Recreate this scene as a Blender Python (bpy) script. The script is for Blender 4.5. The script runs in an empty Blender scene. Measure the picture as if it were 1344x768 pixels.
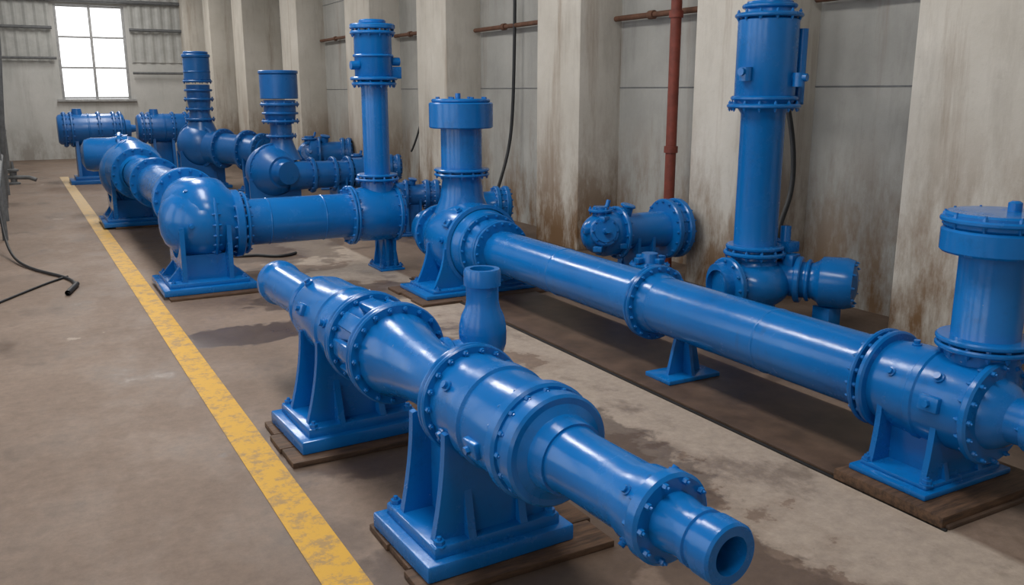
import bpy, bmesh, math, random
from mathutils import Vector, Matrix
random.seed(7)
S = bpy.context.scene
COL = S.collection
V = Vector

# ------------------------------------------------------------------ materials
def newmat(name):
    m = bpy.data.materials.new(name); m.use_nodes = True
    nt = m.node_tree; b = nt.nodes['Principled BSDF']
    return m, nt, b
def coords(nt, scale=(1,1,1), loc=(0,0,0)):
    tc = nt.nodes.new('ShaderNodeTexCoord'); mp = nt.nodes.new('ShaderNodeMapping')
    mp.inputs['Scale'].default_value = scale; mp.inputs['Location'].default_value = loc
    nt.links.new(tc.outputs['Object'], mp.inputs['Vector'])
    return mp.outputs['Vector']
def noise(nt, scale, detail=6, rough=.6, vec=None):
    n = nt.nodes.new('ShaderNodeTexNoise')
    n.inputs['Scale'].default_value = scale; n.inputs['Detail'].default_value = detail
    n.inputs['Roughness'].default_value = rough
    if vec is not None: nt.links.new(vec, n.inputs['Vector'])
    return n.outputs['Fac']
def ramp(nt, fac, stops):
    r = nt.nodes.new('ShaderNodeValToRGB'); cr = r.color_ramp
    while len(cr.elements) < len(stops): cr.elements.new(.5)
    for e, (p, c) in zip(cr.elements, stops):
        e.position = p; e.color = (c, c, c, 1) if not hasattr(c, '__len__') else (*c, 1)
    nt.links.new(fac, r.inputs['Fac'])
    return r.outputs['Color']
def mix(nt, fac, a, b, mode='MIX'):
    m = nt.nodes.new('ShaderNodeMix'); m.data_type = 'RGBA'; m.blend_type = mode
    def s(sock, v):
        if hasattr(v, 'is_output'): nt.links.new(v, sock)
        elif hasattr(v, '__len__'): sock.default_value = (*v, 1)
        else: sock.default_value = v
    s(m.inputs[0], fac); s(m.inputs[6], a); s(m.inputs[7], b)
    return m.outputs[2]
def bump(nt, b, h, strength=.3, dist=.01):
    n = nt.nodes.new('ShaderNodeBump'); n.inputs['Strength'].default_value = strength
    n.inputs['Distance'].default_value = dist
    nt.links.new(h, n.inputs['Height']); nt.links.new(n.outputs['Normal'], b.inputs['Normal'])
def axis_range(nt, ax, a, bb):
    tc = nt.nodes.new('ShaderNodeTexCoord'); sp = nt.nodes.new('ShaderNodeSeparateXYZ')
    nt.links.new(tc.outputs['Object'], sp.inputs[0])
    mr = nt.nodes.new('ShaderNodeMapRange'); mr.inputs[1].default_value = a; mr.inputs[2].default_value = bb
    nt.links.new(sp.outputs[ax], mr.inputs[0]); return mr.outputs[0]
def math_(nt, op, a, b=0.):
    n = nt.nodes.new('ShaderNodeMath'); n.operation = op
    for i, v in enumerate((a, b)):
        if hasattr(v, 'is_output'): nt.links.new(v, n.inputs[i])
        else: n.inputs[i].default_value = v
    return n.outputs[0]

def blue_paint(name, c1, c2, rough=.19):
    m, nt, b = newmat(name)
    v = coords(nt)
    n1 = noise(nt, 1.6, 4, .5, v)
    base = mix(nt, ramp(nt, n1, [(.30, 0.), (.72, 1.)]), c1, c2)
    dirt = ramp(nt, noise(nt, 5, 9, .8, v), [(.56, 0.), (.76, 1.)])
    base = mix(nt, math_(nt, 'MULTIPLY', dirt, .42), base, (.006, .035, .10))
    drip = ramp(nt, noise(nt, 9, 7, .7, coords(nt, (1, 1, .12), (2, 7, 0))), [(.60, 0.), (.72, 1.)])
    base = mix(nt, math_(nt, 'MULTIPLY', drip, .22), base, (.05, .06, .07))
    chips = ramp(nt, noise(nt, 22, 8, .74, v), [(.690, 0.), (.702, 1.)])
    base = mix(nt, math_(nt, 'MULTIPLY', chips, .65), base, (.36, .46, .55))
    nt.links.new(base, b.inputs['Base Color'])
    rr = ramp(nt, noise(nt, 4, 8, .68, v), [(.35, rough-.03), (.56, rough+.05), (.76, rough+.25)])
    nt.links.new(rr, b.inputs['Roughness'])
    bump(nt, b, noise(nt, 10, 5, .58, v), .20, .007)
    b.inputs['Specular IOR Level'].default_value = .5
    return m
BLUE = blue_paint('blue_enamel_paint', (.002, .132, .43), (.004, .158, .49))
BLUED = blue_paint('blue_enamel_paint_dull', (.003, .098, .34), (.005, .125, .40), .30)

def simple(name, col, rough=.6, metal=0., nscale=8, var=.35):
    m, nt, b = newmat(name); v = coords(nt)
    d = tuple(x*(1-var) for x in col)
    nt.links.new(mix(nt, ramp(nt, noise(nt, nscale, 6, .65, v), [(.35, 0.), (.65, 1.)]), d, col), b.inputs['Base Color'])
    b.inputs['Roughness'].default_value = rough; b.inputs['Metallic'].default_value = metal
    bump(nt, b, noise(nt, nscale*6, 4, .6, v), .2, .004)
    return m
DARK = simple('pipe_bore_black', (.012, .012, .014), .7)
RUST = simple('rusty_steel', (.16, .075, .045), .8, .1)
REDP = simple('red_oxide_paint', (.23, .048, .03), .6)
RUBBER = simple('black_rubber', (.02, .022, .026), .55)
PLATE = simple('rusty_base_plate', (.115, .072, .050), .5, .0, 3, .5)
GREYP = simple('grey_pipe_paint', (.16, .17, .18), .6)
FRAME = simple('window_frame_grey', (.45, .46, .47), .6)
def wood_mat():
    m, nt, b = newmat('brown_skid_timber')
    v = coords(nt, (3, 22, 22))
    c = mix(nt, ramp(nt, noise(nt, 1.5, 7, .7, v), [(.35, 0.), (.65, 1.)]), (.035, .019, .011), (.13, .070, .038))
    nt.links.new(c, b.inputs['Base Color']); b.inputs['Roughness'].default_value = .7
    bump(nt, b, noise(nt, 2, 6, .7, v), .4, .005); return m
WOODP = wood_mat()

def concrete(name, c1, c2, dark, stain, stain_amt, ztop, streak=.45):
    m, nt, b = newmat(name)
    v = coords(nt); vs = coords(nt, (1, 1, .16)); vt = coords(nt, (1, 1, .07), (3, 5, 0))
    base = mix(nt, ramp(nt, noise(nt, 1.1, 8, .65, v), [(.32, 0.), (.68, 1.)]), c1, c2)
    st = ramp(nt, noise(nt, 3.0, 8, .7, vs), [(.52, 0.), (.74, 1.)])
    base = mix(nt, math_(nt, 'MULTIPLY', st, .55), base, dark)
    s2 = ramp(nt, noise(nt, 3.4, 8, .7, vt), [(.55, 0.), (.69, 1.)])
    base = mix(nt, math_(nt, 'MULTIPLY', s2, streak), base, stain)
    sp = ramp(nt, noise(nt, 14, 9, .78, v), [(.58, 0.), (.72, 1.)])
    base = mix(nt, math_(nt, 'MULTIPLY', sp, .35), base, dark)
    zz = axis_range(nt, 'Z', ztop, .25)
    sm = math_(nt, 'MULTIPLY', zz, ramp(nt, noise(nt, 1.6, 9, .72, coords(nt, (1, 1, .35))), [(.42, 0.), (.56, 1.)]))
    base = mix(nt, math_(nt, 'MULTIPLY', sm, stain_amt), base, stain)
    nt.links.new(base, b.inputs['Base Color'])
    b.inputs['Roughness'].default_value = .85
    bump(nt, b, noise(nt, 9, 10, .7, v), .3, .015)
    return m
CONC = concrete('pilaster_concrete', (.54, .51, .455), (.65, .62, .565), (.33, .30, .26), (.20, .115, .055), 1.0, 2.1)
PANEL = concrete('recess_wall_plaster', (.33, .33, .315), (.43, .43, .41), (.23, .225, .21), (.18, .11, .06), 1.0, 1.9, .3)
BACKM = concrete('back_wall_paint', (.48, .49, .48), (.58, .58, .57), (.32, .32, .31), (.2, .17, .14), .6, 1.2, .15)
CEILM = simple('ceiling_grey', (.36, .36, .35), .9)

def floor_mat():
    m, nt, b = newmat('worn_concrete_floor'); v = coords(nt)
    big = ramp(nt, noise(nt, .5, 8, .62, v), [(.36, 0.), (.64, 1.)])
    base = mix(nt, big, (.165, .116, .087), (.225, .166, .130))
    n1 = noise(nt, .9, 9, .62, v)
    s = math_(nt, 'ADD', axis_range(nt, 'X', 2.2, 3.9), math_(nt, 'MULTIPLY', math_(nt, 'SUBTRACT', n1, .5), 3.0))
    band = math_(nt, 'MULTIPLY', ramp(nt, s, [(.50, 0.), (.54, .65), (.75, 1.)]), axis_range(nt, 'X', 4.0, 3.95))
    band = math_(nt, 'MULTIPLY', band, .85)
    base = mix(nt, band, base, (.40, .335, .280))
    d = ramp(nt, noise(nt, 1.3, 9, .68, coords(nt, (1, .6, 1))), [(.54, 0.), (.62, 1.)])
    base = mix(nt, math_(nt, 'MULTIPLY', d, .5), base, (.085, .055, .038))
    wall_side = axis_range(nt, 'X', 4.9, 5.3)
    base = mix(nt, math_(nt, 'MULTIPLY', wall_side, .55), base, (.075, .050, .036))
    rough = ramp(nt, noise(nt, 1.3, 8, .68, coords(nt, (1, .6, 1))), [(.45, .70), (.60, .52), (.68, .34)])
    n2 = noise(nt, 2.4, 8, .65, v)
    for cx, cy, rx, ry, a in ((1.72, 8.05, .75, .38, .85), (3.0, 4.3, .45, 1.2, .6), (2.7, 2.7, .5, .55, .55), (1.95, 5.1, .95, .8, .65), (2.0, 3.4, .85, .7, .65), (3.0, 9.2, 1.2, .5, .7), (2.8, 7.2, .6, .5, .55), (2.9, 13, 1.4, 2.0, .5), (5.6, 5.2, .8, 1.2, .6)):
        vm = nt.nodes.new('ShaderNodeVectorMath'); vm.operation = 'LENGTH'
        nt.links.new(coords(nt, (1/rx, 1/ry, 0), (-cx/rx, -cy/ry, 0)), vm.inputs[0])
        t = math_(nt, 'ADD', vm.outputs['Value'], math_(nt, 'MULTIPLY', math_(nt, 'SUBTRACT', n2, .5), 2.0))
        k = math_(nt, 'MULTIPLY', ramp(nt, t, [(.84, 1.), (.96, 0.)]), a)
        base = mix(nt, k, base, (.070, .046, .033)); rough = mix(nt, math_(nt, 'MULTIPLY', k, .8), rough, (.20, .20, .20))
    g = ramp(nt, noise(nt, 34, 5, .8, v), [(.63, 0.), (.69, 1.)])
    base = mix(nt, math_(nt, 'MULTIPLY', g, .5), base, (.055, .04, .033))
    f = ramp(nt, noise(nt, 12, 10, .82, v), [(.34, .78), (.66, 1.16)])
    base = mix(nt, 1., base, f, 'MULTIPLY')
    nt.links.new(base, b.inputs['Base Color'])
    nt.links.new(rough, b.inputs['Roughness'])
    bump(nt, b, noise(nt, 22, 8, .7, v), .2, .005)
    return m
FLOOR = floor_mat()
def yellow_mat():
    m, nt, b = newmat('worn_yellow_paint'); v = coords(nt)
    w = ramp(nt, noise(nt, 7, 10, .8, v), [(.49, 0.), (.58, 1.)])
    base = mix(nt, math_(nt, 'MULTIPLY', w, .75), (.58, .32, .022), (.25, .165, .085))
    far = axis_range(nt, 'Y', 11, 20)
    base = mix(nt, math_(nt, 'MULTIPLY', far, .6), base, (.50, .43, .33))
    nt.links.new(base, b.inputs['Base Color']); b.inputs['Roughness'].default_value = .6
    return m
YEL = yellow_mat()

# ------------------------------------------------------------------ mesh helpers
def frame(a):
    a = V(a).normalized()
    ref = V((0, 0, 1)) if abs(a.z) < .9 else V((1, 0, 0))
    u = a.cross(ref).normalized(); v = u.cross(a)
    return a, u, v
def lathe(bm, prof, o, axis, seg=44):
    a, u, v = frame(axis); o = V(o); rings = []
    for s, r in prof:
        if r <= 1e-6: rings.append([bm.verts.new(o+a*s)])
        else:
            rings.append([bm.verts.new(o+a*s+(u*math.cos(t)+v*math.sin(t))*r)
                          for t in [2*math.pi*k/seg for k in range(seg)]])
    for A, B in zip(rings, rings[1:]):
        if len(A) == 1 and len(B) == 1: continue
        for k in range(seg):
            j = (k+1) % seg
            if len(A) == 1: bm.faces.new((A[0], B[j], B[k]))
            elif len(B) == 1: bm.faces.new((A[k], A[j], B[0]))
            else: bm.faces.new((A[k], A[j], B[j], B[k]))
def disc(bm, o, axis, s0, s1, r, seg=44, c=None):
    c = c if c is not None else min(.012, (s1-s0)*.3)
    lathe(bm, [(s0, 0), (s0, r-c), (s0+c, r), (s1-c, r), (s1, r-c), (s1, 0)], o, axis, seg)
def bolts(bm, o, axis, s0, s1, rb, n, br=.014, h=.018, ph=0):
    a, u, v = frame(axis); o = V(o)
    for k in range(n):
        t = 2*math.pi*(k+ph)/n
        c = o+(u*math.cos(t)+v*math.sin(t))*rb
        lathe(bm, [(s0-h, 0), (s0-h, br*.85), (s0-h+br*.2, br), (s1+h-br*.2, br), (s1+h, br*.85), (s1+h, 0)], c, a, 6)
        lathe(bm, [(s1+h, br*.5), (s1+h*1.6, br*.45), (s1+h*1.6, 0)], c, a, 8)
        lathe(bm, [(s0-h*1.6, 0), (s0-h*1.6, br*.45), (s0-h, br*.5)], c, a, 8)
def flange(bm, o, axis, s0, s1, r, n=14, br=.014, inset=None):
    disc(bm, o, axis, s0, s1, r)
    bolts(bm, o, axis, s0, s1, r-(inset or br*1.9), n, br)
def dflange(bm, o, axis, s, r, t=.03, n=14, br=.014):
    disc(bm, o, axis, s-t, s-.004, r); disc(bm, o, axis, s+.004, s+t, r)
    bolts(bm, o, axis, s-t, s+t, r-br*1.9, n, br)
def sweep(bm, pts, radii, seg=36, caps=True):
    pts = [V(p) for p in pts]; n = len(pts)
    if not hasattr(radii, '__len__'): radii = [radii]*n
    tan = []
    for i in range(n):
        t = (pts[min(i+1, n-1)]-pts[max(i-1, 0)]).normalized(); tan.append(t)
    a, u, v = frame(tan[0]); rings = []
    for i in range(n):
        if i:
            q = tan[i-1].rotation_difference(tan[i]); u = q @ u; v = q @ v
        rings.append([bm.verts.new(pts[i]+(u*math.cos(t)+v*math.sin(t))*radii[i]) for t in [2*math.pi*k/seg for k in range(seg)]])
    for A, B in zip(rings, rings[1:]):
        for k in range(seg):
            j = (k+1) % seg; bm.faces.new((A[k], A[j], B[j], B[k]))
    if caps:
        bm.faces.new(rings[0]); bm.faces.new(rings[-1])
def box(bm, c, size, rz=0., bev=.008, rot=None):
    M = Matrix.Translation(V(c)) @ (rot.to_4x4() if rot else Matrix.Rotation(rz, 4, 'Z')) @ Matrix.Diagonal((*size, 1))
    g = bmesh.ops.create_cube(bm, size=1., matrix=M)
    if bev:
        es = list({e for vv in g['verts'] for e in vv.link_edges})
        bmesh.ops.bevel(bm, geom=es, offset=min(bev, min(size)*.3), segments=2, affect='EDGES', profile=.5)
def prism(bm, pts, off):
    A = [bm.verts.new(V(p)) for p in pts]; B = [bm.verts.new(V(p)+V(off)) for p in pts]
    bm.faces.new(A); bm.faces.new(B[::-1])
    n = len(A)
    for i in range(n): bm.faces.new((A[i], B[i], B[(i+1) % n], A[(i+1) % n]))
def ball(bm, c, rad, seg=40, rings=24, rot=None):
    if not hasattr(rad, '__len__'): rad = (rad,)*3
    M = Matrix.Translation(V(c)) @ (rot.to_4x4() if rot else Matrix.Identity(4)) @ Matrix.Diagonal((*rad, 1))
    bmesh.ops.create_uvsphere(bm, u_segments=seg, v_segments=rings, radius=1., matrix=M)
def empty(name, loc):
    e = bpy.data.objects.new(name, None); e.empty_display_size = .2; e.location = loc
    COL.objects.link(e); return e
def fin(bm, name, mat, parent=None, smooth=True, ang=38):
    bmesh.ops.recalc_face_normals(bm, faces=bm.faces)
    me = bpy.data.meshes.new(name); bm.to_mesh(me); bm.free()
    me.materials.append(mat)
    if smooth:
        for p in me.polygons: p.use_smooth = True
        me.set_sharp_from_angle(angle=math.radians(ang))
    ob = bpy.data.objects.new(name, me); COL.objects.link(ob)
    if parent:
        ob.parent = parent; ob.matrix_parent_inverse = Matrix.Translation(-parent.location)
    return ob
def B(): return bmesh.new()
def radial(bm, o, axis, s, r, ang, kind='plug', size=1.):
    """small fitting standing off a round casing at angle `ang` (0 = sideways, 90 = top)"""
    a, u, v = frame(axis); t = math.radians(ang); n = u*math.cos(t)+v*math.sin(t); q = V(o)+a*s+n*r
    if kind == 'plug':
        lathe(bm, [(-.02, 0), (-.02, .030*size), (.012*size, .030*size), (.014*size, .02*size), (.035*size, .02*size), (.035*size, 0)], q, n, 12)
    elif kind == 'eye':
        pts = [q+n*(.02+.028*size*(1-math.cos(k/12*2*math.pi)))+a*(.028*size*math.sin(k/12*2*math.pi)) for k in range(13)]
        sweep(bm, pts, .009*size, 10); lathe(bm, [(-.02, 0), (-.02, .025*size), (.015, .022*size), (.015, 0)], q, n, 12)
    elif kind == 'boss':
        R = Matrix((n, -u*math.sin(t)+v*math.cos(t), a)).transposed()
        box(bm, q, (.05*size, .08*size, .11*size), rot=R, bev=.012)
        lathe(bm, [(.02*size, .02*size), (.045*size, .018*size), (.045*size, 0)], q, n, 6)

def support(bm, c, adir, zc, r, hw, hl, bh=.12, plates=(-.12, .12), t=.035, z0=0., rib=True, top=.25):
    a = V((adir[0], adir[1], 0)).normalized(); p = V((a.y, -a.x, 0)); c = V((c[0], c[1], 0))
    rz = math.atan2(p.y, p.x)
    box(bm, c+V((0, 0, z0+bh*.3)), (hw*2, hl*2, bh*.6), rz, .012)
    box(bm, c+V((0, 0, z0+bh*.78)), (hw*1.72, hl*1.72, bh*.46), rz, .012)
    zb = z0+bh*.95
    for sx in (-1, 1):
        for sy in (-1, 1):
            lathe(bm, [(0, 0), (0, .04), (.008, .04), (.008, .027), (.028, .027), (.028, .012), (.045, .012), (.045, 0)], c+p*sx*hw*.76+a*sy*hl*.76+V((0, 0, zb)), (0, 0, 1), 6)
    for s in plates:
        pts = []
        xt = r*1.0; zt = zc-r*top; xb = hw*.80
        for k in range(9):
            f = k/8.; w = xb+(xt-xb)*(1-(1-f)**1.8); pts.append((w, zb+(zt-zb)*f))
        for k in range(13):
            th = -math.asin(min(1, top)) - k/12.*(math.pi-2*math.asin(min(1, top)))
            pts.append((r*.93*math.cos(th), zc+r*.93*math.sin(th)))
        for k in range(8, -1, -1):
            f = k/8.; w = xb+(xt-xb)*(1-(1-f)**1.8); pts.append((-w, zb+(zt-zb)*f))
        P3 = [c+p*x+a*(s-t/2)+V((0, 0, z)) for x, z in pts]
        prism(bm, P3, a*t)
    lo, hi = min(plates), max(plates)
    for x in (-.55, .55):
        if hi > lo:
            box(bm, c+p*x*xt+a*(lo+hi)/2+V((0, 0, (zb+zc-r*.8)/2)), (t, hi-lo, zc-r*.8-zb), rz, 0)
    if rib:
        for s, sg in ((lo, -1), (hi, 1)):
            L = hl*.85-abs(s)
            if L < .02: continue
            for x in (-.5, .5):
                q = c+p*(x*r*1.1)-p*t/2
                tri = [q+a*s+V((0, 0, zb)), q+a*(s+sg*L)+V((0, 0, zb)), q+a*(s+sg*L*.8)+V((0, 0, zb+.04)), q+a*s+V((0, 0, zc-r*1.0))]
                prism(bm, tri, p*t)
def skid(parent, c, sx, sy, h=.035, mat=None, rz=0, name='skid_timber', n=3):
    bm = B()
    w = sy/n
    for k in range(n):
        j = random.uniform(-.03, .03)
        box(bm, (c[0]+j, c[1]-sy/2+w*(k+.5), h/2), (sx, w-.008, h), rz, .005)
    return fin(bm, name, mat or WOODP, parent)

# ------------------------------------------------------------------ room
def quad_box(name, lo, hi, mat):
    bm = B(); lo = V(lo); hi = V(hi); box(bm, (lo+hi)/2, hi-lo, 0, 0); return fin(bm, name, mat, None, False)
XW, XP, YB, ZC = 7.43, 6.75, 33.0, 6.6
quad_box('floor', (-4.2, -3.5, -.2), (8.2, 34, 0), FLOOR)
quad_box('ceiling', (-4.2, -3.5, ZC), (8.2, 34, ZC+.2), CEILM)
quad_box('wall_right', (XW, -3.5, 0), (XW+.3, 33.3, ZC), PANEL)
quad_box('wall_front_light_block', (-4.2, -3.8, 0), (8.2, -3.5, ZC), BACKM)  # unseen wall added behind the camera to block sky light, raises contrast
for (y0, y1, x) in [(.3, 1.55, XP), (3.85, 5.08, XP), (6.75, 7.9, XP), (10.24, 11.37, XP), (14.5, 15.8, XP), (18.3, 19.9, XP), (23.6, 25.2, 6.7), (28, 29.4, 6.3), (30.4, 31.4, 5.8), (32.2, 33, 5.3)]:
    bm = B(); box(bm, ((x+XW)/2+.02, (y0+y1)/2, ZC/2), (XW-x+.04, y1-y0, ZC), 0, .015); fin(bm, 'trim_pilaster', CONC)
bm = B()
for z in (2.25, 4.4): box(bm, (XW-.003, 15, z), (.008, 36, .014), 0, 0)
fin(bm, 'trim_joint', GREYP, None, False)

wx0, wx1, wz0, wz1 = 1.45, 3.55, 1.95, 4.95
bm = B()
for lo, hi in [((-1, YB, 0), (wx0, YB+.3, ZC)), ((wx1, YB, 0), (8, YB+.3, ZC)), ((wx0, YB, 0), (wx1, YB+.3, wz0)), ((wx0, YB, wz1), (wx1, YB+.3, ZC))]:
    lo = V(lo); hi = V(hi); box(bm, (lo+hi)/2, hi-lo, 0, 0)
fin(bm, 'wall_back', BACKM, None, False)
e = empty('window_1', ((wx0+wx1)/2, YB, wz0)); bm = B()
for x in (wx0+.04, (wx0+wx1)/2, wx1-.04): box(bm, (x, YB+.08, (wz0+wz1)/2), (.08, .08, wz1-wz0), 0, .005)
for k in range(4): box(bm, ((wx0+wx1)/2, YB+.08, wz0+.04+k*(wz1-wz0-.08)/3), (wx1-wx0, .07, .06), 0, .005)
box(bm, ((wx0+wx1)/2, YB-.04, wz0-.04), (wx1-wx0+.3, .2, .08), 0, .005)
fin(bm, 'frame', FRAME, e)
bm = B()
def corr(x0, x1, z0, z1):
    n = int((x1-x0)/.075); vs = []
    for k in range(n+1):
        x = x0+(x1-x0)*k/n; y = YB-.03-(.03 if (k % 4) in (0, 1) else 0.)
        vs.append((bm.verts.new((x, y, z0)), bm.verts.new((x, y, z1))))
    for A, C in zip(vs, vs[1:]): bm.faces.new((A[0], C[0], C[1], A[1]))
corr(-.9, wx0-.12, 3.15, 6.5); corr(wx1+.12, 5.3, 3.15, 6.5)
fin(bm, 'wall_back_cladding', simple('corrugated_sheet', (.48, .49, .48), .55, .1, 3, .2), None, False)

quad_box('wall_left', (-.75, 12.5, 0), (-.42, 33.3, ZC), BACKM)
quad_box('wall_left_return', (-3.6, 12.5, 0), (-.42, 12.8, ZC), BACKM)
bm = B()
for y in range(-3, 13, 4): box(bm, (-3.8, y+.4, ZC/2), (.3, 1.0, ZC), 0, 0)
box(bm, (-3.8, 4.6, .5), (.3, 16, 1.), 0, 0); box(bm, (-3.8, 4.6, 6.2), (.3, 16, .8), 0, 0)
fin(bm, 'wall_left_light_openings', BACKM, None, False)  # unseen wall, its openings shaped to let sky light in from the left

def pipe(name, pts, r, mat, parent=None, seg=16):
    bm = B(); sweep(bm, pts, r, seg); return fin(bm, name, mat, parent)
e = empty('service_pipe_rack', (2, YB, 4))
pipe('run', [(-.4, YB-.2, 5.08), (5.3, YB-.2, 5.08)], .06, GREYP, e)
pipe('run', [(-.4, YB-.2, 4.2), (wx0-.1, YB-.2, 4.2)], .05, GREYP, e)
pipe('run', [(wx1+.1, YB-.2, 4.2), (5.3, YB-.2, 4.2)], .05, GREYP, e)
pipe('run', [(3.65, YB-.2, 2.8), (5.3, YB-.2, 2.8)], .04, GREYP, e)
pipe('run', [(-.4, YB-.2, 3.25), (1.4, YB-.2, 3.25)], .04, GREYP, e)

e = empty('rusty_horizontal_pipe', (XW-.15, 10, 3.1)); bm = B()
XR = XW-.13
for y0, y1, z in ((5.1, 6.7, 3.12), (7.95, 10.2, 3.16), (11.4, 14.45, 3.25), (15.85, 18.25, 3.35), (20, 23.5, 3.5)):
    sweep(bm, [(XR, y0, z), (XR, y1, z)], .036, 14)
    for f in (.2, .65): lathe(bm, [(-.05, 0), (-.05, .055), (.05, .055), (.05, 0)], (XR, y0+(y1-y0)*f, z), (0, 1, 0), 14)
fin(bm, 'pipe', RUST, e)
e = empty('red_vertical_pipe', (7.05, 8.6, 0)); bm = B()
sweep(bm, [(7.05, 8.62, 0), (7.05, 8.62, ZC-.01)], .066, 20)
for z in (1.5, 3.1, 4.6): lathe(bm, [(-.04, 0), (-.04, .085), (.04, .085), (.04, 0)], (7.05, 8.62, z), (0, 0, 1), 20)
fin(bm, 'pipe', REDP, e)
e = empty('red_vertical_pipe', (6.7, 6.45, 0)); bm = B()
sweep(bm, [(6.64, 6.55, 2.4), (6.64, 6.55, ZC-.01)], .055, 18)
for z in (2.45, 2.8, 3.1): lathe(bm, [(-.04, 0), (-.04, .08), (.04, .08), (.04, 0)], (6.64, 6.55, z), (0, 0, 1), 18)
fin(bm, 'pipe', RUST, e)
def cable(name, pts, r=.018, mat=RUBBER):
    cu = bpy.data.curves.new(name, 'CURVE'); cu.dimensions = '3D'; cu.bevel_depth = r; cu.bevel_resolution = 4
    sp = cu.splines.new('NURBS'); sp.points.add(len(pts)-1); sp.order_u = 4; sp.use_endpoint_u = True
    for q, p in zip(sp.points, pts): q.co = (*p, 1)
    cu.materials.append(mat); ob = bpy.data.objects.new('tmp', cu); COL.objects.link(ob)
    dg = bpy.context.evaluated_depsgraph_get(); me = bpy.data.meshes.new_from_object(ob.evaluated_get(dg))
    COL.objects.unlink(ob); bpy.data.objects.remove(ob)
    o2 = bpy.data.objects.new(name, me); COL.objects.link(o2)
    for p in me.polygons: p.use_smooth = True
    return o2
cable('hanging_cable', [(7.3, 13.0, 6.5), (7.3, 13.0, 4), (7.28, 13.0, 2), (7.25, 13.1, 1.2), (7.0, 13.0, .7), (6.7, 12.6, .5)], .028)
cable('hanging_cable', [(7.35, 16.6, 6.5), (7.35, 16.6, 3), (7.3, 16.5, 1.8), (7.0, 16.8, 1.0)], .02)
cable('hanging_cable', [(6.64, 6.5, 2.4), (6.72, 6.40, 2.0), (6.74, 6.3, 1.5), (6.64, 6.25, 1.1), (6.45, 6.2, .9), (6.36, 6.1, .75)], .026)

bm = B(); prev = None
for k in range(13):
    Y = -1+27*k/12.; X = 1.12-.006*Y
    c = [bm.verts.new((X-.105, Y, .004)), bm.verts.new((X+.10, Y, .004))]
    if prev: bm.faces.new((prev[0], prev[1], c[1], c[0]))
    prev = c
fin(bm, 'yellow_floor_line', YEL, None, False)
bm = B(); box(bm, (4.42, 6.05, .012), (.92, 7.1, .024), 0, .004)
fin(bm, 'floor_channel_plate', PLATE)
bm = B(); box(bm, (3.94, 6.05, .006), (.02, 7.1, .012), 0, .002); fin(bm, 'floor_channel_edge', DARK)

# ------------------------------------------------------------------ front inline pump
P0 = V((1.66, 6.73, .75)); P1 = V((1.85, 1.89, .75)); AX = (P1-P0).normalized()
e = empty('inline_pipe_pump', (1.76, 4.3, 0))
bm = B()
lathe(bm, [(.25, .12), (.0, .12), (-.01, .13), (-.01, .165), (.01, .172), (.07, .172), (.095, .152), (.60, .150), (.90, .155), (1.0, .175), (1.12, .20)], P0, AX, 56)
fin(bm, 'inlet_pipe', BLUE, e)
bm = B()
flange(bm, P0, AX, .93, .98, .215, 10, .014)
lathe(bm, [(1.0, .0), (1.0, .19), (1.04, .222), (1.1, .24), (1.5, .243), (1.51, .254), (1.57, .254), (1.58, .243), (1.90, .243), (1.96, .225), (2.02, .19), (2.28, .19), (2.28, 0)], P0, AX, 60)
dflange(bm, P0, AX, 1.86, .285, .035, 16, .015)
a, u, v = frame(AX)
for k in range(9):
    t = 2*math.pi*k/9
    c = P0+AX*2.06+(u*math.cos(t)+v*math.sin(t))*.235
    R = Matrix((u*math.cos(t)+v*math.sin(t), -u*math.sin(t)+v*math.cos(t), AX)).transposed()
    box(bm, c, (.05, .10, .28), rot=R, bev=.012)
for an in (20, 150, 200): radial(bm, P0, AX, 1.28, .243, an, 'boss')
radial(bm, P0, AX, 1.12, .243, 60, 'plug'); radial(bm, P0, AX, 1.7, .243, 160, 'plug'); radial(bm, P0, AX, 1.7, .243, 20, 'plug')
fin(bm, 'pump_casing', BLUE, e)
bm = B()
dflange(bm, P0, AX, 2.24, .295, .035, 18, .015)
lathe(bm, [(2.2, .0), (2.2, .24), (2.30, .24), (2.36, .215), (2.5, .19), (2.68, .172), (3.0, .170), (3.06, .20), (3.1, .235)], P0, AX, 60)
fin(bm, 'reducer_pipe', BLUE, e)
bm = B()
dflange(bm, P0, AX, 3.12, .275, .03, 18, .015)
lathe(bm, [(3.1, 0), (3.1, .235), (3.35, .237), (3.36, .25), (3.44, .25), (3.45, .237), (3.80, .237), (3.81, .232), (3.87, .225), (3.90, .17), (3.98, .155), (3.98, 0)], P0, AX, 60)
flange(bm, P0, AX, 3.70, 3.77, .262, 16, .014)
disc(bm, P0, AX, 3.80, 3.88, .245, 60)
for an in (-20, 35, 160): radial(bm, P0, AX, 3.26, .237, an, 'plug', .9)
radial(bm, P0, AX, 3.57, .237, 190, 'boss'); radial(bm, P0, AX, 3.57, .237, -10, 'boss')
fin(bm, 'valve_casing', BLUE, e)
bm = B()
lathe(bm, [(3.85, .17), (3.95, .150), (4.02, .137), (4.38, .137), (4.42, .15), (4.56, .158)], P0, AX, 56)
flange(bm, P0, AX, 4.51, 4.575, .172, 10, .013)
for an in (40, 130, 200, -40): radial(bm, P0, AX, 4.46, .15, an, 'plug', .7)
lathe(bm, [(4.5, .11), (4.60, .108), (4.66, .098), (4.70, .098), (4.705, .106), (4.73, .106), (4.735, .098), (4.76, .098), (4.765, .110), (4.845, .110), (4.855, .102), (4.855, .068), (4.6, .064)], P0, AX, 56)
fin(bm, 'outlet_nozzle', BLUE, e)
bm = B(); disc(bm, P0, AX, 4.60, 4.74, .066); disc(bm, P0, AX, .1, .2, .125); fin(bm, 'bore', DARK, e)
SK = .035
bm = B()
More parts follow.
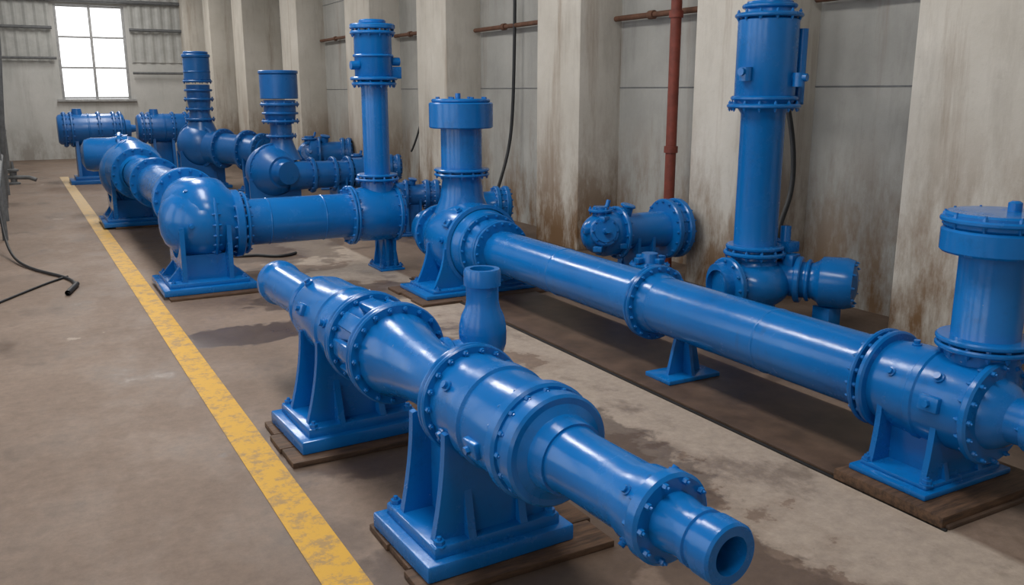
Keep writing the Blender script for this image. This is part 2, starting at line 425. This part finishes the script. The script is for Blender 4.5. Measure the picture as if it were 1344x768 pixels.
support(bm, P0+AX*1.42, AX, .75, .25, .42, .33, .14, (-.15, .17), .04, z0=SK)
support(bm, P0+AX*3.12, AX, .75, .255, .40, .32, .14, (-.14, .20), .04, z0=SK)
fin(bm, 'pedestals', BLUE, e, True, 30)
skid(e, (P0.x+AX.x*1.42+.06, 5.27), 1.08, .78, SK); skid(e, (P0.x+AX.x*3.1+.10, 3.58), 1.02, .76, SK)
bm = B()
bx, by = 2.1, 4.1
pts = [(1.72, 4.17, .75), (1.9, 4.14, .75), (2.02, 4.115, .765), (2.08, 4.10, .81), (bx, by, .88), (bx, by, .93)]
sweep(bm, pts, [.13]*6, 40, False)
lathe(bm, [(.92, .13), (.97, .127), (1.02, .115), (1.06, .096), (1.10, .088), (1.18, .088), (1.185, .1), (1.26, .1), (1.275, .094), (1.275, .066), (1.1, .062)], (bx, by, 0), (0, 0, 1), 44)
disc(bm, (1.76, 4.155, .75), (1, -.1, 0), .12, .17, .155)
fin(bm, 'branch_neck', BLUE, e)
bm = B(); disc(bm, (bx, by, 0), (0, 0, 1), 1.15, 1.2, .064); fin(bm, 'branch_bore', DARK, e)

# ------------------------------------------------------------------ main pipeline along the right row
MX, MZ = 4.36, .54
Y_ = (0, 1, 0)
e = empty('pipeline_run', (MX, 5.6, 0)); bm = B(); o = (MX, 0, MZ)
lathe(bm, [(3.27, .0), (3.27, .225), (8.08, .225), (8.08, 0)], o, Y_, 64)
for y in (4.15, 6.8): lathe(bm, [(y-.012, .225), (y-.006, .229), (y+.006, .229), (y+.012, .225)], o, Y_, 64)
dflange(bm, o, Y_, 5.45, .305, .035, 20, .014)
lathe(bm, [(5.32, .225), (5.40, .25), (5.5, .25), (5.58, .225)], o, Y_, 64)
flange(bm, o, Y_, 3.27, 3.30, .295, 20, .014); flange(bm, o, Y_, 8.04, 8.075, .33, 20, .016)
fin(bm, 'pipe', BLUE, e)
bm = B()
box(bm, (MX, 5.08, .042), (.50, .30, .035), 0, .006)
prism(bm, [(MX-.16, 5.06, .05), (MX+.16, 5.06, .05), (MX+.09, 5.06, .36), (MX-.09, 5.06, .36)], (0, .03, 0))
prism(bm, [(MX-.015, 4.95, .05), (MX-.015, 5.20, .05), (MX-.015, 5.14, .36), (MX-.015, 5.02, .36)], (.03, 0, 0))
fin(bm, 'stand', BLUE, e)

def riser(parent, x, y, zs, flanges, caps_n=14, name='riser', mat=BLUE):
    bm = B(); lathe(bm, zs, (x, y, 0), (0, 0, 1), 52)
    for (z0, z1, r, n) in flanges:
        if n: flange(bm, (x, y, 0), (0, 0, 1), z0, z1, r, n)
        else: disc(bm, (x, y, 0), (0, 0, 1), z0, z1, r)
    return fin(bm, name, mat, parent)

# ---- near right pump
e = empty('centrifugal_pump', (4.4, 2.9, 0)); bm = B()
flange(bm, o, Y_, 3.20, 3.245, .295, 0, .014)
lathe(bm, [(3.24, 0), (3.24, .24), (3.1, .255), (2.95, .262), (2.94, .272), (2.90, .272), (2.89, .262), (2.75, .262), (2.62, .25), (2.60, .0)], o, Y_, 60)
ball(bm, (MX+.07, 2.82, MZ+.02), (.27, .25, .26))
flange(bm, o, Y_, 2.56, 2.61, .285, 16, .014)
for an in (95, 150): radial(bm, o, Y_, 3.06, .255, an, 'plug', .9)
radial(bm, o, Y_, 2.78, .262, 172, 'boss', 1.1); radial(bm, o, Y_, 2.78, .262, 140, 'plug')
lathe(bm, [(2.57, .20), (2.50, .165), (2.46, .125), (2.38, .12), (2.37, .14), (2.30, .14), (2.29, .11), (2.24, .105), (2.24, .055), (2.3, .05)], o, Y_, 44)
bolts(bm, o, Y_, 2.30, 2.37, .122, 6, .011)
fin(bm, 'pump_casing', BLUE, e)
bm = B(); disc(bm, o, Y_, 2.25, 2.32, .056); lathe(bm, [(2.3, .03), (2.10, .03), (2.10, 0)], o, Y_, 20); fin(bm, 'shaft', DARK, e)
rx, ry = 4.45, 2.74
riser(e, rx, ry, [(.62, .21), (.78, .19), (.84, .20), (.90, .172), (1.36, .172), (1.38, .20)],
      [(.845, .875, .245, 14), (.885, .915, .245, 0), (1.37, 1.50, .275, 0), (1.50, 1.585, .262, 0), (1.53, 1.56, .285, 10)])
bm = B(); lathe(bm, [(1.58, .0), (1.58, .035), (1.63, .035), (1.64, .02), (1.64, 0)], (rx+.09, ry-.02, 0), (0, 0, 1), 16)
sweep(bm, [(rx+.20, ry-.1, 1.5), (rx+.27, ry-.13, 1.2), (rx+.22, ry-.12, .95)], .02, 12)
fin(bm, 'cap_fitting', BLUE, e)
bm = B(); support(bm, (MX+.02, 2.93), (0, 1), MZ, .262, .38, .25, .06, (-.17, .17), .035, z0=.07)
fin(bm, 'pedestal', BLUE, e, True, 30)
bm = B(); box(bm, (4.40, 2.87, .035), (.94, .70, .07), 0, .006); fin(bm, 'skid_timber', WOODP, e)

# ---- second pump in right row
e = empty('centrifugal_pump', (4.36, 8.9, 0)); bm = B()
flange(bm, o, Y_, 8.10, 8.14, .33, 0, .016)
lathe(bm, [(8.1, 0), (8.1, .26), (8.22, .29), (8.34, .36), (8.5, .42), (8.7, .45), (8.95, .45), (9.15, .42), (9.3, .34), (9.36, .0)], o, Y_, 64)
lathe(bm, [(8.46, .415), (8.47, .455), (8.52, .455), (8.53, .42)], o, Y_, 64)
flange(bm, o, Y_, 8.28, 8.33, .385, 18, .016)
for an in (60, 120, 170): radial(bm, o, Y_, 8.62, .44, an, 'plug', 1.1)
radial(bm, o, Y_, 8.62, .44, 145, 'boss', 1.2)
lathe(bm, [(9.3, .26), (9.7, .24), (9.95, .24)], o, Y_, 44)
flange(bm, o, Y_, 9.6, 9.66, .33, 16, .016)
fin(bm, 'volute_casing', BLUE, e)
riser(e, 4.37, 9.02, [(.85, .32), (1.02, .25), (1.25, .22), (1.31, .24), (1.38, .232), (1.80, .232), (1.82, .25)],
      [(1.27, 1.30, .315, 14), (1.32, 1.35, .315, 0), (1.80, 2.08, .36, 0), (2.08, 2.12, .33, 0)])
bm = B()
for k in range(8):
    t = math.pi*2*k/8
    lathe(bm, [(2.1, 0), (2.1, .02), (2.14, .02), (2.14, 0)], (4.37+.28*math.cos(t), 9.02+.28*math.sin(t), 0), (0, 0, 1), 6)
lathe(bm, [(2.1, 0), (2.1, .03), (2.18, .03), (2.18, 0)], (4.3, 8.95, 0), (0, 0, 1), 12)
fin(bm, 'cap_bolts', BLUE, e)
bm = B(); support(bm, (MX-.03, 8.72), (0, 1), MZ, .44, .72, .38, .08, (-.22, .22), .045, z0=.03, top=.0)
fin(bm, 'pedestal', BLUE, e, True, 30)
skid(e, (4.38, 8.70), 1.7, 1.0, .03)

# ---- cross pipe with elbow
XY, XZ = 10.3, .72; X_ = (1, 0, 0); ox = (0, XY, XZ)
e = empty('cross_pipeline', (2.9, XY, 0)); bm = B()
lathe(bm, [(2.145, 0), (2.145, .268), (3.5, .268)], ox, X_, 60)
flange(bm, ox, X_, 2.16, 2.20, .36, 18, .016)
dflange(bm, ox, X_, 3.46, .36, .035, 18, .016)
for x in (2.45, 3.1): lathe(bm, [(x-.01, .268), (x, .274), (x+.01, .268)], ox, X_, 60)
fin(bm, 'pipe', BLUE, e)
bm = B(); lathe(bm, [(3.46, .28), (3.6, .33), (3.95, .34), (4.1, .30), (4.16, .0)], ox, X_, 60)
disc(bm, ox, X_, 4.0, 4.05, .36)
bolts(bm, ox, X_, 4.0, 4.05, .335, 16, .014)
fin(bm, 'end_chamber', BLUE, e)
bm = B(); support(bm, (3.95, XY+.1), (1, 0), XZ, .20, .24, .16, .05, (-.05, .05)); fin(bm, 'stand', BLUE, e, True, 30)
riser(e, 3.84, XY+.02, [(.95, .22), (1.12, .20), (1.15, .16), (2.28, .16), (2.32, .20), (2.36, .225), (2.85, .225), (2.88, .24)],
      [(1.13, 1.16, .27, 12), (1.18, 1.21, .25, 0), (2.27, 2.31, .27, 12), (2.33, 2.37, .285, 0), (2.60, 2.63, .245, 0), (2.86, 2.90, .27, 12), (2.92, 2.98, .27, 0), (2.98, 3.03, .16, 0)])
bm = B()
for sx, z in ((-.26, 2.5), (.25, 2.55)): lathe(bm, [(-.05, 0), (-.05, .05), (.05, .05), (.05, 0)], (3.84+sx, XY-.05, z), X_, 12)
box(bm, (4.1, XY-.02, 2.42), (.12, .12, .14)); fin(bm, 'riser_fittings', BLUE, e)

e = empty('pipe_elbow', (1.7, 10.3, 0)); bm = B()
arc = [(2.14, XY, XZ), (2.0, XY, XZ)]
for k in range(10):
    t = math.pi/2*k/9.; arc.append((1.95-.28*math.sin(t), XY+.28-.28*math.cos(t), XZ+.04+.16*(k/9.)))
arc += [(1.67, 10.75, .93), (1.67, 10.9, .95)]
rad = [.30, .33]+[.34+.09*math.sin(math.pi*k/9.) for k in range(10)]+[.30, .28]
sweep(bm, arc, rad, 48)
lathe(bm, [(2.06, .32), (1.98, .36), (1.86, .41), (1.72, .425), (1.56, .405), (1.42, .34), (1.32, .23), (1.28, .12), (1.27, 0)], (0, XY+.05, .765), X_, 52)
disc(bm, (0, XY+.05, .765), X_, 1.80, 1.84, .445); bolts(bm, (0, XY+.05, .765), X_, 1.80, 1.84, .425, 22, .015)
flange(bm, (0, XY, XZ), X_, 2.04, 2.135, .385, 18, .018)
lathe(bm, [(0, 0), (0, .035), (.05, .035), (.05, 0)], (1.66, 10.3, 1.17), (0, 0, 1), 8)
for an in (0, 60, 120): radial(bm, (0, XY+.05, .765), X_, 1.55, .40, an, 'plug')
fin(bm, 'elbow_casing', BLUE, e)
bm = B()
ax2 = V((1.67, 10.85, .95)); d2 = V((.0, 1, -.01))
flange(bm, ax2, d2, 0, .06, .38, 18, .018); disc(bm, ax2, d2, .08, .14, .38)
lathe(bm, [(0, .27), (4.3, .27)], ax2, d2, 52)
dflange(bm, ax2, d2, 2.6, .36, .04, 16, .018)
fin(bm, 'run_pipe', BLUE, e)
bm = B(); support(bm, (1.70, 10.34), (1, 0), .76, .42, .50, .50, .12, (-.26, .24), .05, z0=.03, top=.0)
fin(bm, 'pedestal', BLUE, e, True, 30)
skid(e, (1.90, 10.3), 1.3, 1.14, .03)

# ---- second elbow (further back)
e = empty('pipe_elbow', (1.65, 16, 0)); bm = B()
ball(bm, (1.62, 16.1, .86), (.50, .55, .52))
lathe(bm, [(-.9, .27), (-.7, .32), (-.35, .46), (0, .50)], (1.66, 16.1, .90), (0, 1, 0), 48)
flange(bm, (1.66, 16.1, .90), (0, 1, 0), -.76, -.68, .42, 18, .02)
lathe(bm, [(0, .34), (.3, .29), (.60, .29), (.70, .26), (.76, .15), (.76, 0)], (1.7, 17.0, 1.12), (-1, .15, .0), 44)
flange(bm, (1.7, 17.0, 1.12), (-1, .15, .0), .10, .16, .38, 14, .02)
lathe(bm, [(0, .4), (.5, .36), (.9, .36), (1.1, .2), (1.1, 0)], (1.64, 16.2, .9), (0.05, 1, .2), 40)
dflange(bm, (1.62, 16.1, .86), (1, -.6, 0), -.05, .545, .035, 26, .02)
fin(bm, 'elbow_casing', BLUE, e)
bm = B(); support(bm, (1.58, 16.1), (1, 0), .84, .50, .55, .50, .12, (-.3, .3), .06, z0=.03, top=0); fin(bm, 'pedestal', BLUE, e, True, 30)
skid(e, (1.9, 16.1), 1.3, 1.15, .03)

# ---- mid distance pump
e = empty('centrifugal_pump', (4.0, 16, 0)); bm = B(); CX = 3.95
lathe(bm, [(-.42, 0), (-.42, .22), (-.3, .34), (-.15, .44), (.0, .48), (.15, .46), (.32, .36), (.42, .28), (.42, 0)], (CX, 16, .8), (.25, -1, 0), 52)
flange(bm, (CX, 16, .8), (.25, -1, 0), .05, .11, .50, 22, .02)
lathe(bm, [(.42, .24), (.5, .20), (.62, .20), (.64, 0)], (CX, 16, .8), (.25, -1, 0), 32)
lathe(bm, [(.2, .26), (1.45, .23)], (CX, 15.75, .72), X_, 44)
for s in (.62, 1.02, 1.3): flange(bm, (CX, 15.75, .72), X_, s, s+.06, .32, 14, .018)
lathe(bm, [(1.4, .28), (1.6, .28), (1.66, .2), (1.66, 0)], (CX, 15.75, .72), X_, 32)
fin(bm, 'volute_casing', BLUED, e)
riser(e, 4.16, 16, [(1.0, .34), (1.2, .24), (1.35, .19), (1.62, .19), (1.70, .26), (1.85, .28), (2.05, .28)],
      [(1.40, 1.44, .27, 10), (1.66, 1.70, .33, 12), (1.80, 1.84, .32, 0), (1.95, 2.0, .34, 12), (2.07, 2.50, .33, 0), (2.50, 2.56, .345, 0)], mat=BLUED)
bm = B(); support(bm, (CX, 16), (0, 1), .8, .46, .55, .35, .1, (-.2, .2), .05); support(bm, (5.1, 15.75), (1, 0), .72, .24, .3, .2, .08, (-.08, .08), .04)
fin(bm, 'pedestal', BLUED, e, True, 30)

# ---- far pump
e = empty('centrifugal_pump', (3.7, 21.5, 0)); bm = B(); DX = .2
ball(bm, (3.48+DX, 21.5, .98), (.5, .48, .5))
dflange(bm, (3.48+DX, 21.5, .98), (-.75, -.65, 0), .1, .53, .04, 22, .022)
q = V((3.6+DX, 21.4, .95)); dq = V((.75, -1.05, -.06))
lathe(bm, [(.1, .38), (.45, .35), (1.25, .33)], q, dq, 44); flange(bm, q, dq, .5, .58, .45, 16, .02)
flange(bm, q, dq, 1.2, 1.28, .46, 16, .022); lathe(bm, [(1.28, .36), (1.6, .30), (1.75, .3), (1.75, 0)], q, dq, 40)
flange(bm, q, dq, 1.62, 1.7, .42, 16, .022)
fin(bm, 'volute_casing', BLUED, e)
riser(e, 3.54+DX, 21.5, [(1.3, .36), (1.5, .27), (1.7, .22), (2.0, .26), (2.35, .26)],
      [(1.55, 1.60, .33, 12), (1.78, 1.83, .31, 12), (2.0, 2.05, .33, 12), (2.2, 2.25, .31, 0), (2.4, 2.45, .32, 12), (2.45, 2.95, .29, 0), (2.62, 2.65, .30, 0), (2.95, 3.02, .31, 0), (3.02, 3.08, .27, 0)], mat=BLUED)
bm = B(); support(bm, (3.48+DX, 21.5), (0, 1), .98, .48, .6, .4, .12, (-.22, .22), .06)
support(bm, (4.5+DX, 20.2), dq, .86, .35, .4, .3, .1, (-.15, .15), .05); fin(bm, 'pedestal', BLUED, e, True, 30)

# ---- far horizontal pump casings
def hpump(name, c, axis, L, r, mat=BLUED):
    c = V(c); e = empty(name, (c.x, c.y, 0)); bm = B(); a, u, v = frame(axis)
    lathe(bm, [(-L/2, 0), (-L/2, r*.75), (-L/2+.04, r*.86), (-L/2+.12, r*.9), (L/2-.12, r*.9), (L/2-.04, r*.86), (L/2, r*.6), (L/2, 0)], c, a, 44)
    for s in (-.40, -.30, .10, .32, .42): flange(bm, c, a, L*s-.02, L*s+.03, r*1.04, 16, .02)
    for s in (-.05,): disc(bm, c, a, L*s-.02, L*s+.02, r*.93)
    lathe(bm, [(0, r*.3), (r*.35, r*.25), (r*.35, 0)], c+a*(-.2*L)+V((0, 0, r*.85)), (0, 0, 1), 16)
    lathe(bm, [(L/2-.02, r*.55), (L/2+.12, r*.5), (L/2+.12, .1), (L/2+.24, .08), (L/2+.24, 0)], c, a, 28)
    fin(bm, 'casing', mat, e)
    bm = B(); rz = math.atan2(a.y, a.x)
    box(bm, (c.x, c.y, .05), (L*.8, r*2.2, .10), rz)
    box(bm, (c.x, c.y, .14), (L*.65, r*1.8, .08), rz)
    for s in (-.27, .05):
        q = V((c.x, c.y, 0))+V((a.x, a.y, 0))*L*s; zt = c.z-r*.5
        prism(bm, [q+V((0, -r*.85, .15)), q+V((0, r*.85, .15)), q+V((0, r*.6, zt)), q+V((0, -r*.6, zt))], V((a.x, a.y, 0))*.07)
    q = V((c.x, c.y, 0))-V((a.x, a.y, 0))*L*.09
    box(bm, q+V((0, 0, (c.z-r*.8)/2+.1)), (L*.3, .1, c.z-r*.8), rz)
    box(bm, q+V((.33*L, 0, .45)), (.08, r*1.0, .7), rz)
    fin(bm, 'stand', mat, e, True, 30)
    return e
hpump('horizontal_pump', (1.62, 24.0, 1.30), (1, 0, 0), 1.5, .41)
hpump('horizontal_pump', (3.45, 24.8, 1.27), (1, 0, 0), 1.45, .40)

# ---- wall side pumps / valves
def wall_pump(name, c, axis, L, r, endr, mat=BLUE, lumps=True):
    c = V(c); e = empty(name, (c.x, c.y, 0)); bm = B(); a, u, v = frame(axis)
    lathe(bm, [(-L/2, 0), (-L/2, r*1.1), (-L/2+.05, r*1.25), (-L/2+.2, r*1.2), (-L/2+.28, r), (L/2-.16, r), (L/2-.1, r*1.2), (L/2, r*1.2), (L/2, 0)], c, a, 44)
    flange(bm, c, a, L/2-.17, L/2-.10, endr, 16, .016)
    lathe(bm, [(L/2-.1, endr*.85), (L/2, endr*.9), (L/2+.02, endr*.9)], c, a, 40)
    flange(bm, c, a, L/2-.02, L/2+.05, endr, 16, .016)
    disc(bm, c, a, L/2+.05, L/2+.09, endr*.6)
    flange(bm, c, a, -L/2+.22, -L/2+.27, r*1.45, 12, .014)
    if lumps:
        q = c-a*(L/2-.02)
        ball(bm, q, (r*1.05, r*1.05, r*1.1))
        dd = V((a.x*-.3, a.y-.8, .25))
        lathe(bm, [(-.1, 0), (-.1, r*.7), (.26, r*.6), (.26, 0)], q, dd, 24)
        flange(bm, q, dd, .19, .24, r*.8, 8, .014)
        lathe(bm, [(.26, .04), (.36, .035), (.36, 0)], q, dd, 12)
        lathe(bm, [(0, r*.5), (r*1.5, r*.4), (r*1.5, 0)], q, (0, 0, 1), 20)
        flange(bm, q, (0, 0, 1), r*1.2, r*1.2+.035, r*.65, 6, .012)
        lathe(bm, [(r*1.5, .025), (r*1.9, .025), (r*1.9, 0)], q, (.3, 0, 1), 10)
        q2 = q+a*.28
        lathe(bm, [(0, r*.35), (r*1.5, r*.3), (r*1.5, 0)], q2, (.15, -.2, 1), 16); disc(bm, q2, (.15, -.2, 1), r*1.45, r*1.6, r*.42)
        for k in range(7):
            t = k*.95; box(bm, q+V((math.cos(t)*r*1.0, -.12+.1*math.sin(t*3), math.sin(t)*r*1.0)), (.08, .1, .06), rz=t)
    fin(bm, 'body', mat, e)
    bm = B(); support(bm, (c.x, c.y), a, c.z, r, r*1.3, .22, .07, (-.1, .1), .035)
    fin(bm, 'stand', mat, e, True, 30); return e
wall_pump('side_valve_pump', (6.06, 7.95, .65), (1, -.05, 0), 1.04, .205, .345)
wall_pump('side_valve_pump', (6.05, 11.9, .5), (1, -.25, 0), .8, .21, .29)
wall_pump('side_valve_pump', (6.25, 19.9, .8), (1, -.3, 0), .9, .27, .36, BLUED)
wall_pump('side_valve_pump', (5.3, 12.7, .62), (1, -.3, 0), .7, .17, .24, BLUED)
wall_pump('side_valve_pump', (6.1, 16.4, .75), (1, -.3, 0), .8, .18, .25, BLUED)
e = empty('gate_valve', (5.3, 6.75, 0)); bm = B()
lathe(bm, [(0, 0), (0, .2), (.04, .2), (.05, .12), (.46, .12), (.48, .2), (.53, .2), (.55, .1), (.64, .08), (.64, 0)], (5.35, 6.8, 0), (0, 0, 1), 32)
bolts(bm, (5.35, 6.8, 0), (0, 0, 1), .48, .53, .175, 8, .014)
lathe(bm, [(-.3, 0), (-.3, .17), (-.26, .17), (-.25, .11), (.25, .11), (.26, .17), (.3, .17), (.3, 0)], (5.35, 6.8, .28), (1, -.2, 0), 28)
for k in range(4): box(bm, (5.35+.14*math.cos(k*1.6), 6.8+.14*math.sin(k*1.6), .58), (.07, .07, .05), rz=k*1.6)
fin(bm, 'valve_body', BLUE, e)

# ---- big valve riser beside the wall
e = empty('vertical_valve_riser', (6.0, 6.04, 0)); bm = B()
ball(bm, (6.0, 6.0, .42), (.34, .32, .24))
lathe(bm, [(0, 0), (0, .30), (.05, .30), (.08, .24), (.2, .22), (.56, .26), (.66, .20)], (6.0, 6.04, 0), (0, 0, 1), 44)
lathe(bm, [(-.42, 0), (-.42, .2), (-.36, .22), (-.1, .22)], (6.0, 6.0, .42), (1, -.3, 0), 36)
flange(bm, (6.0, 6.0, .42), (-1, .1, 0), .30, .36, .27, 12, .016)
lathe(bm, [(.1, .16), (.45, .16)], (6.0, 6.0, .42), (-1, .1, 0), 32)
ball(bm, (6.32, 6.1, .70), (.12, .16, .12)); box(bm, (6.32, 5.95, .76), (.14, .2, .1)); box(bm, (6.24, 5.8, .64), (.16, .1, .14), rz=.3)
lathe(bm, [(0, .05), (.2, .05), (.21, 0)], (6.3, 5.95, .75), (.1, .1, 1), 14)
fin(bm, 'valve_body', BLUE, e)
riser(e, 6.0, 6.04, [(.66, .22), (.79, .20), (2.0, .20), (2.06, .24), (2.12, .27), (2.82, .27), (2.85, .22), (2.98, .20), (3.0, 0)],
      [(.69, .73, .29, 12), (.75, .79, .27, 0), (2.05, 2.09, .33, 14), (2.12, 2.16, .30, 0), (2.84, 2.88, .30, 12), (2.92, 2.96, .24, 0)])
bm = B()
for sx, sy, z in ((-.29, -.05, 2.35), (.1, -.3, 2.3), (.3, -.05, 2.5)):
    lathe(bm, [(-.06, 0), (-.06, .055), (.06, .055), (.06, 0)], (6+sx, 6.04+sy, z), (0, 0, 1), 12)
    lathe(bm, [(-.08, 0), (-.08, .035), (.08, .035), (.08, 0)], (6+sx, 6.04+sy, z+.02), (sx, sy, 0), 12)
box(bm, (6.31, 5.95, 2.2), (.08, .12, .24)); lathe(bm, [(2.1, .045), (2.75, .045), (2.75, 0)], (6.29, 5.9, 0), (0, 0, 1), 16)
lathe(bm, [(2.98, .05), (3.06, .05), (3.06, 0)], (6.0, 6.04, 0), (0, 0, 1), 16)
fin(bm, 'riser_fittings', BLUE, e)
q = V((6.20, 5.90, .47)); dq = V((.52, -.78, 0)); bm = B()
lathe(bm, [(-.14, .17), (.31, .17), (.36, .20), (.39, .235), (.60, .24), (.67, .22), (.68, .16), (.70, .10), (.71, 0)], q, dq, 44)
disc(bm, q, dq, .15, .21, .22); disc(bm, q, dq, .25, .29, .20); bolts(bm, q, dq, .60, .672, .20, 10, .014)
box(bm, q+dq.normalized()*.45+V((0, 0, -.35)), (.16, .2, .24))
fin(bm, 'side_motor', BLUE, e)

# ---- left side services
e = empty('service_pipes', (-.3, 20, 0)); bm = B()
for y, r in ((15.2, .04), (17.5, .05), (22, .06), (28, .07)):
    sweep(bm, [(-.32, y, 0), (-.32, y, 2.2), (-.32, y+.2, 5.)], r, 14)
sweep(bm, [(-.30, 13., 1.0), (-.30, 31, 1.05)], .04, 14); sweep(bm, [(-.32, 13., 2.0), (-.30, 31, 2.0)], .03, 14)
fin(bm, 'pipe', GREYP, e)
e = empty('floor_valve', (-.2, 24.5, 0)); bm = B()
lathe(bm, [(0, 0), (0, .14), (.04, .14), (.06, .07), (.3, .08), (.32, .13), (.36, .13), (.38, .04), (.55, .03), (.55, 0)], (-.18, 24.5, 0), (0, 0, 1), 20)
sweep(bm, [(-.38, 24.5, .18), (.15, 24.4, .16), (.3, 24.35, .1)], .05, 14)
fin(bm, 'body', GREYP, e)
bm = B(); sweep(bm, [(-.34, 19.5, .0), (-.12, 18.8, 3.0), (-.05, 18.6, 6.5)], .05, 14); fin(bm, 'leaning_pipe', GREYP, None)
cable('floor_hose', [(-.36, 15.0, 1.2), (-.34, 14.5, .5), (-.3, 13.6, .06), (-.1, 12.6, .02), (.15, 12.0, .02), (.40, 11.5, .02), (.43, 11.0, .02), (.30, 10.6, .02)], .018)
cable('floor_hose', [(.30, 10.62, .03), (.36, 10.85, .03), (.42, 11.1, .03)], .03)
cable('floor_hose', [(-.5, 10.3, .014), (-.1, 11.0, .014), (.1, 11.4, .014), (.35, 11.7, .014)], .013)
cable('floor_hose', [(2.0, 12.4, .02), (2.5, 11.9, .02), (2.7, 12.2, .02), (2.9, 11.6, .02), (3.2, 11.9, .02)], .02)

# ------------------------------------------------------------------ light
w = bpy.data.worlds.new('World'); S.world = w; w.use_nodes = True
w.node_tree.nodes['Background'].inputs[0].default_value = (.97, .98, 1., 1)
w.node_tree.nodes['Background'].inputs[1].default_value = 1.9
def area(name, loc, sx, sy, P, col=(1, .96, .905), rot=(0, 0, 0)):
    l = bpy.data.lights.new(name, 'AREA'); l.shape = 'RECTANGLE'; l.size = sx; l.size_y = sy; l.energy = P; l.color = col
    o = bpy.data.objects.new(name, l); o.location = loc; o.rotation_euler = rot; COL.objects.link(o)
for i, (x, y, P) in enumerate([(1.5, 2.0, 190), (1.5, 8.0, 270), (1.8, 14.5, 270), (2.2, 22, 260), (2.5, 29, 225)]):
    area('ceiling_lamp', (x, y, 6.45), 1.1, 3.6, P)

# ------------------------------------------------------------------ camera
cam = bpy.data.cameras.new('camera'); co = bpy.data.objects.new('camera', cam); COL.objects.link(co)
cam.sensor_width = 36; cam.lens = 36*1150/1344.
th, ps = .2257, .5081
co.location = (0, 0, 2.2)
fw = V((math.cos(th)*math.sin(ps), math.cos(th)*math.cos(ps), -math.sin(th)))
co.rotation_euler = fw.to_track_quat('-Z', 'Y').to_euler()
cam.clip_end = 200
S.camera = co
S.view_settings.view_transform = 'Standard'
S.view_settings.look = 'None'
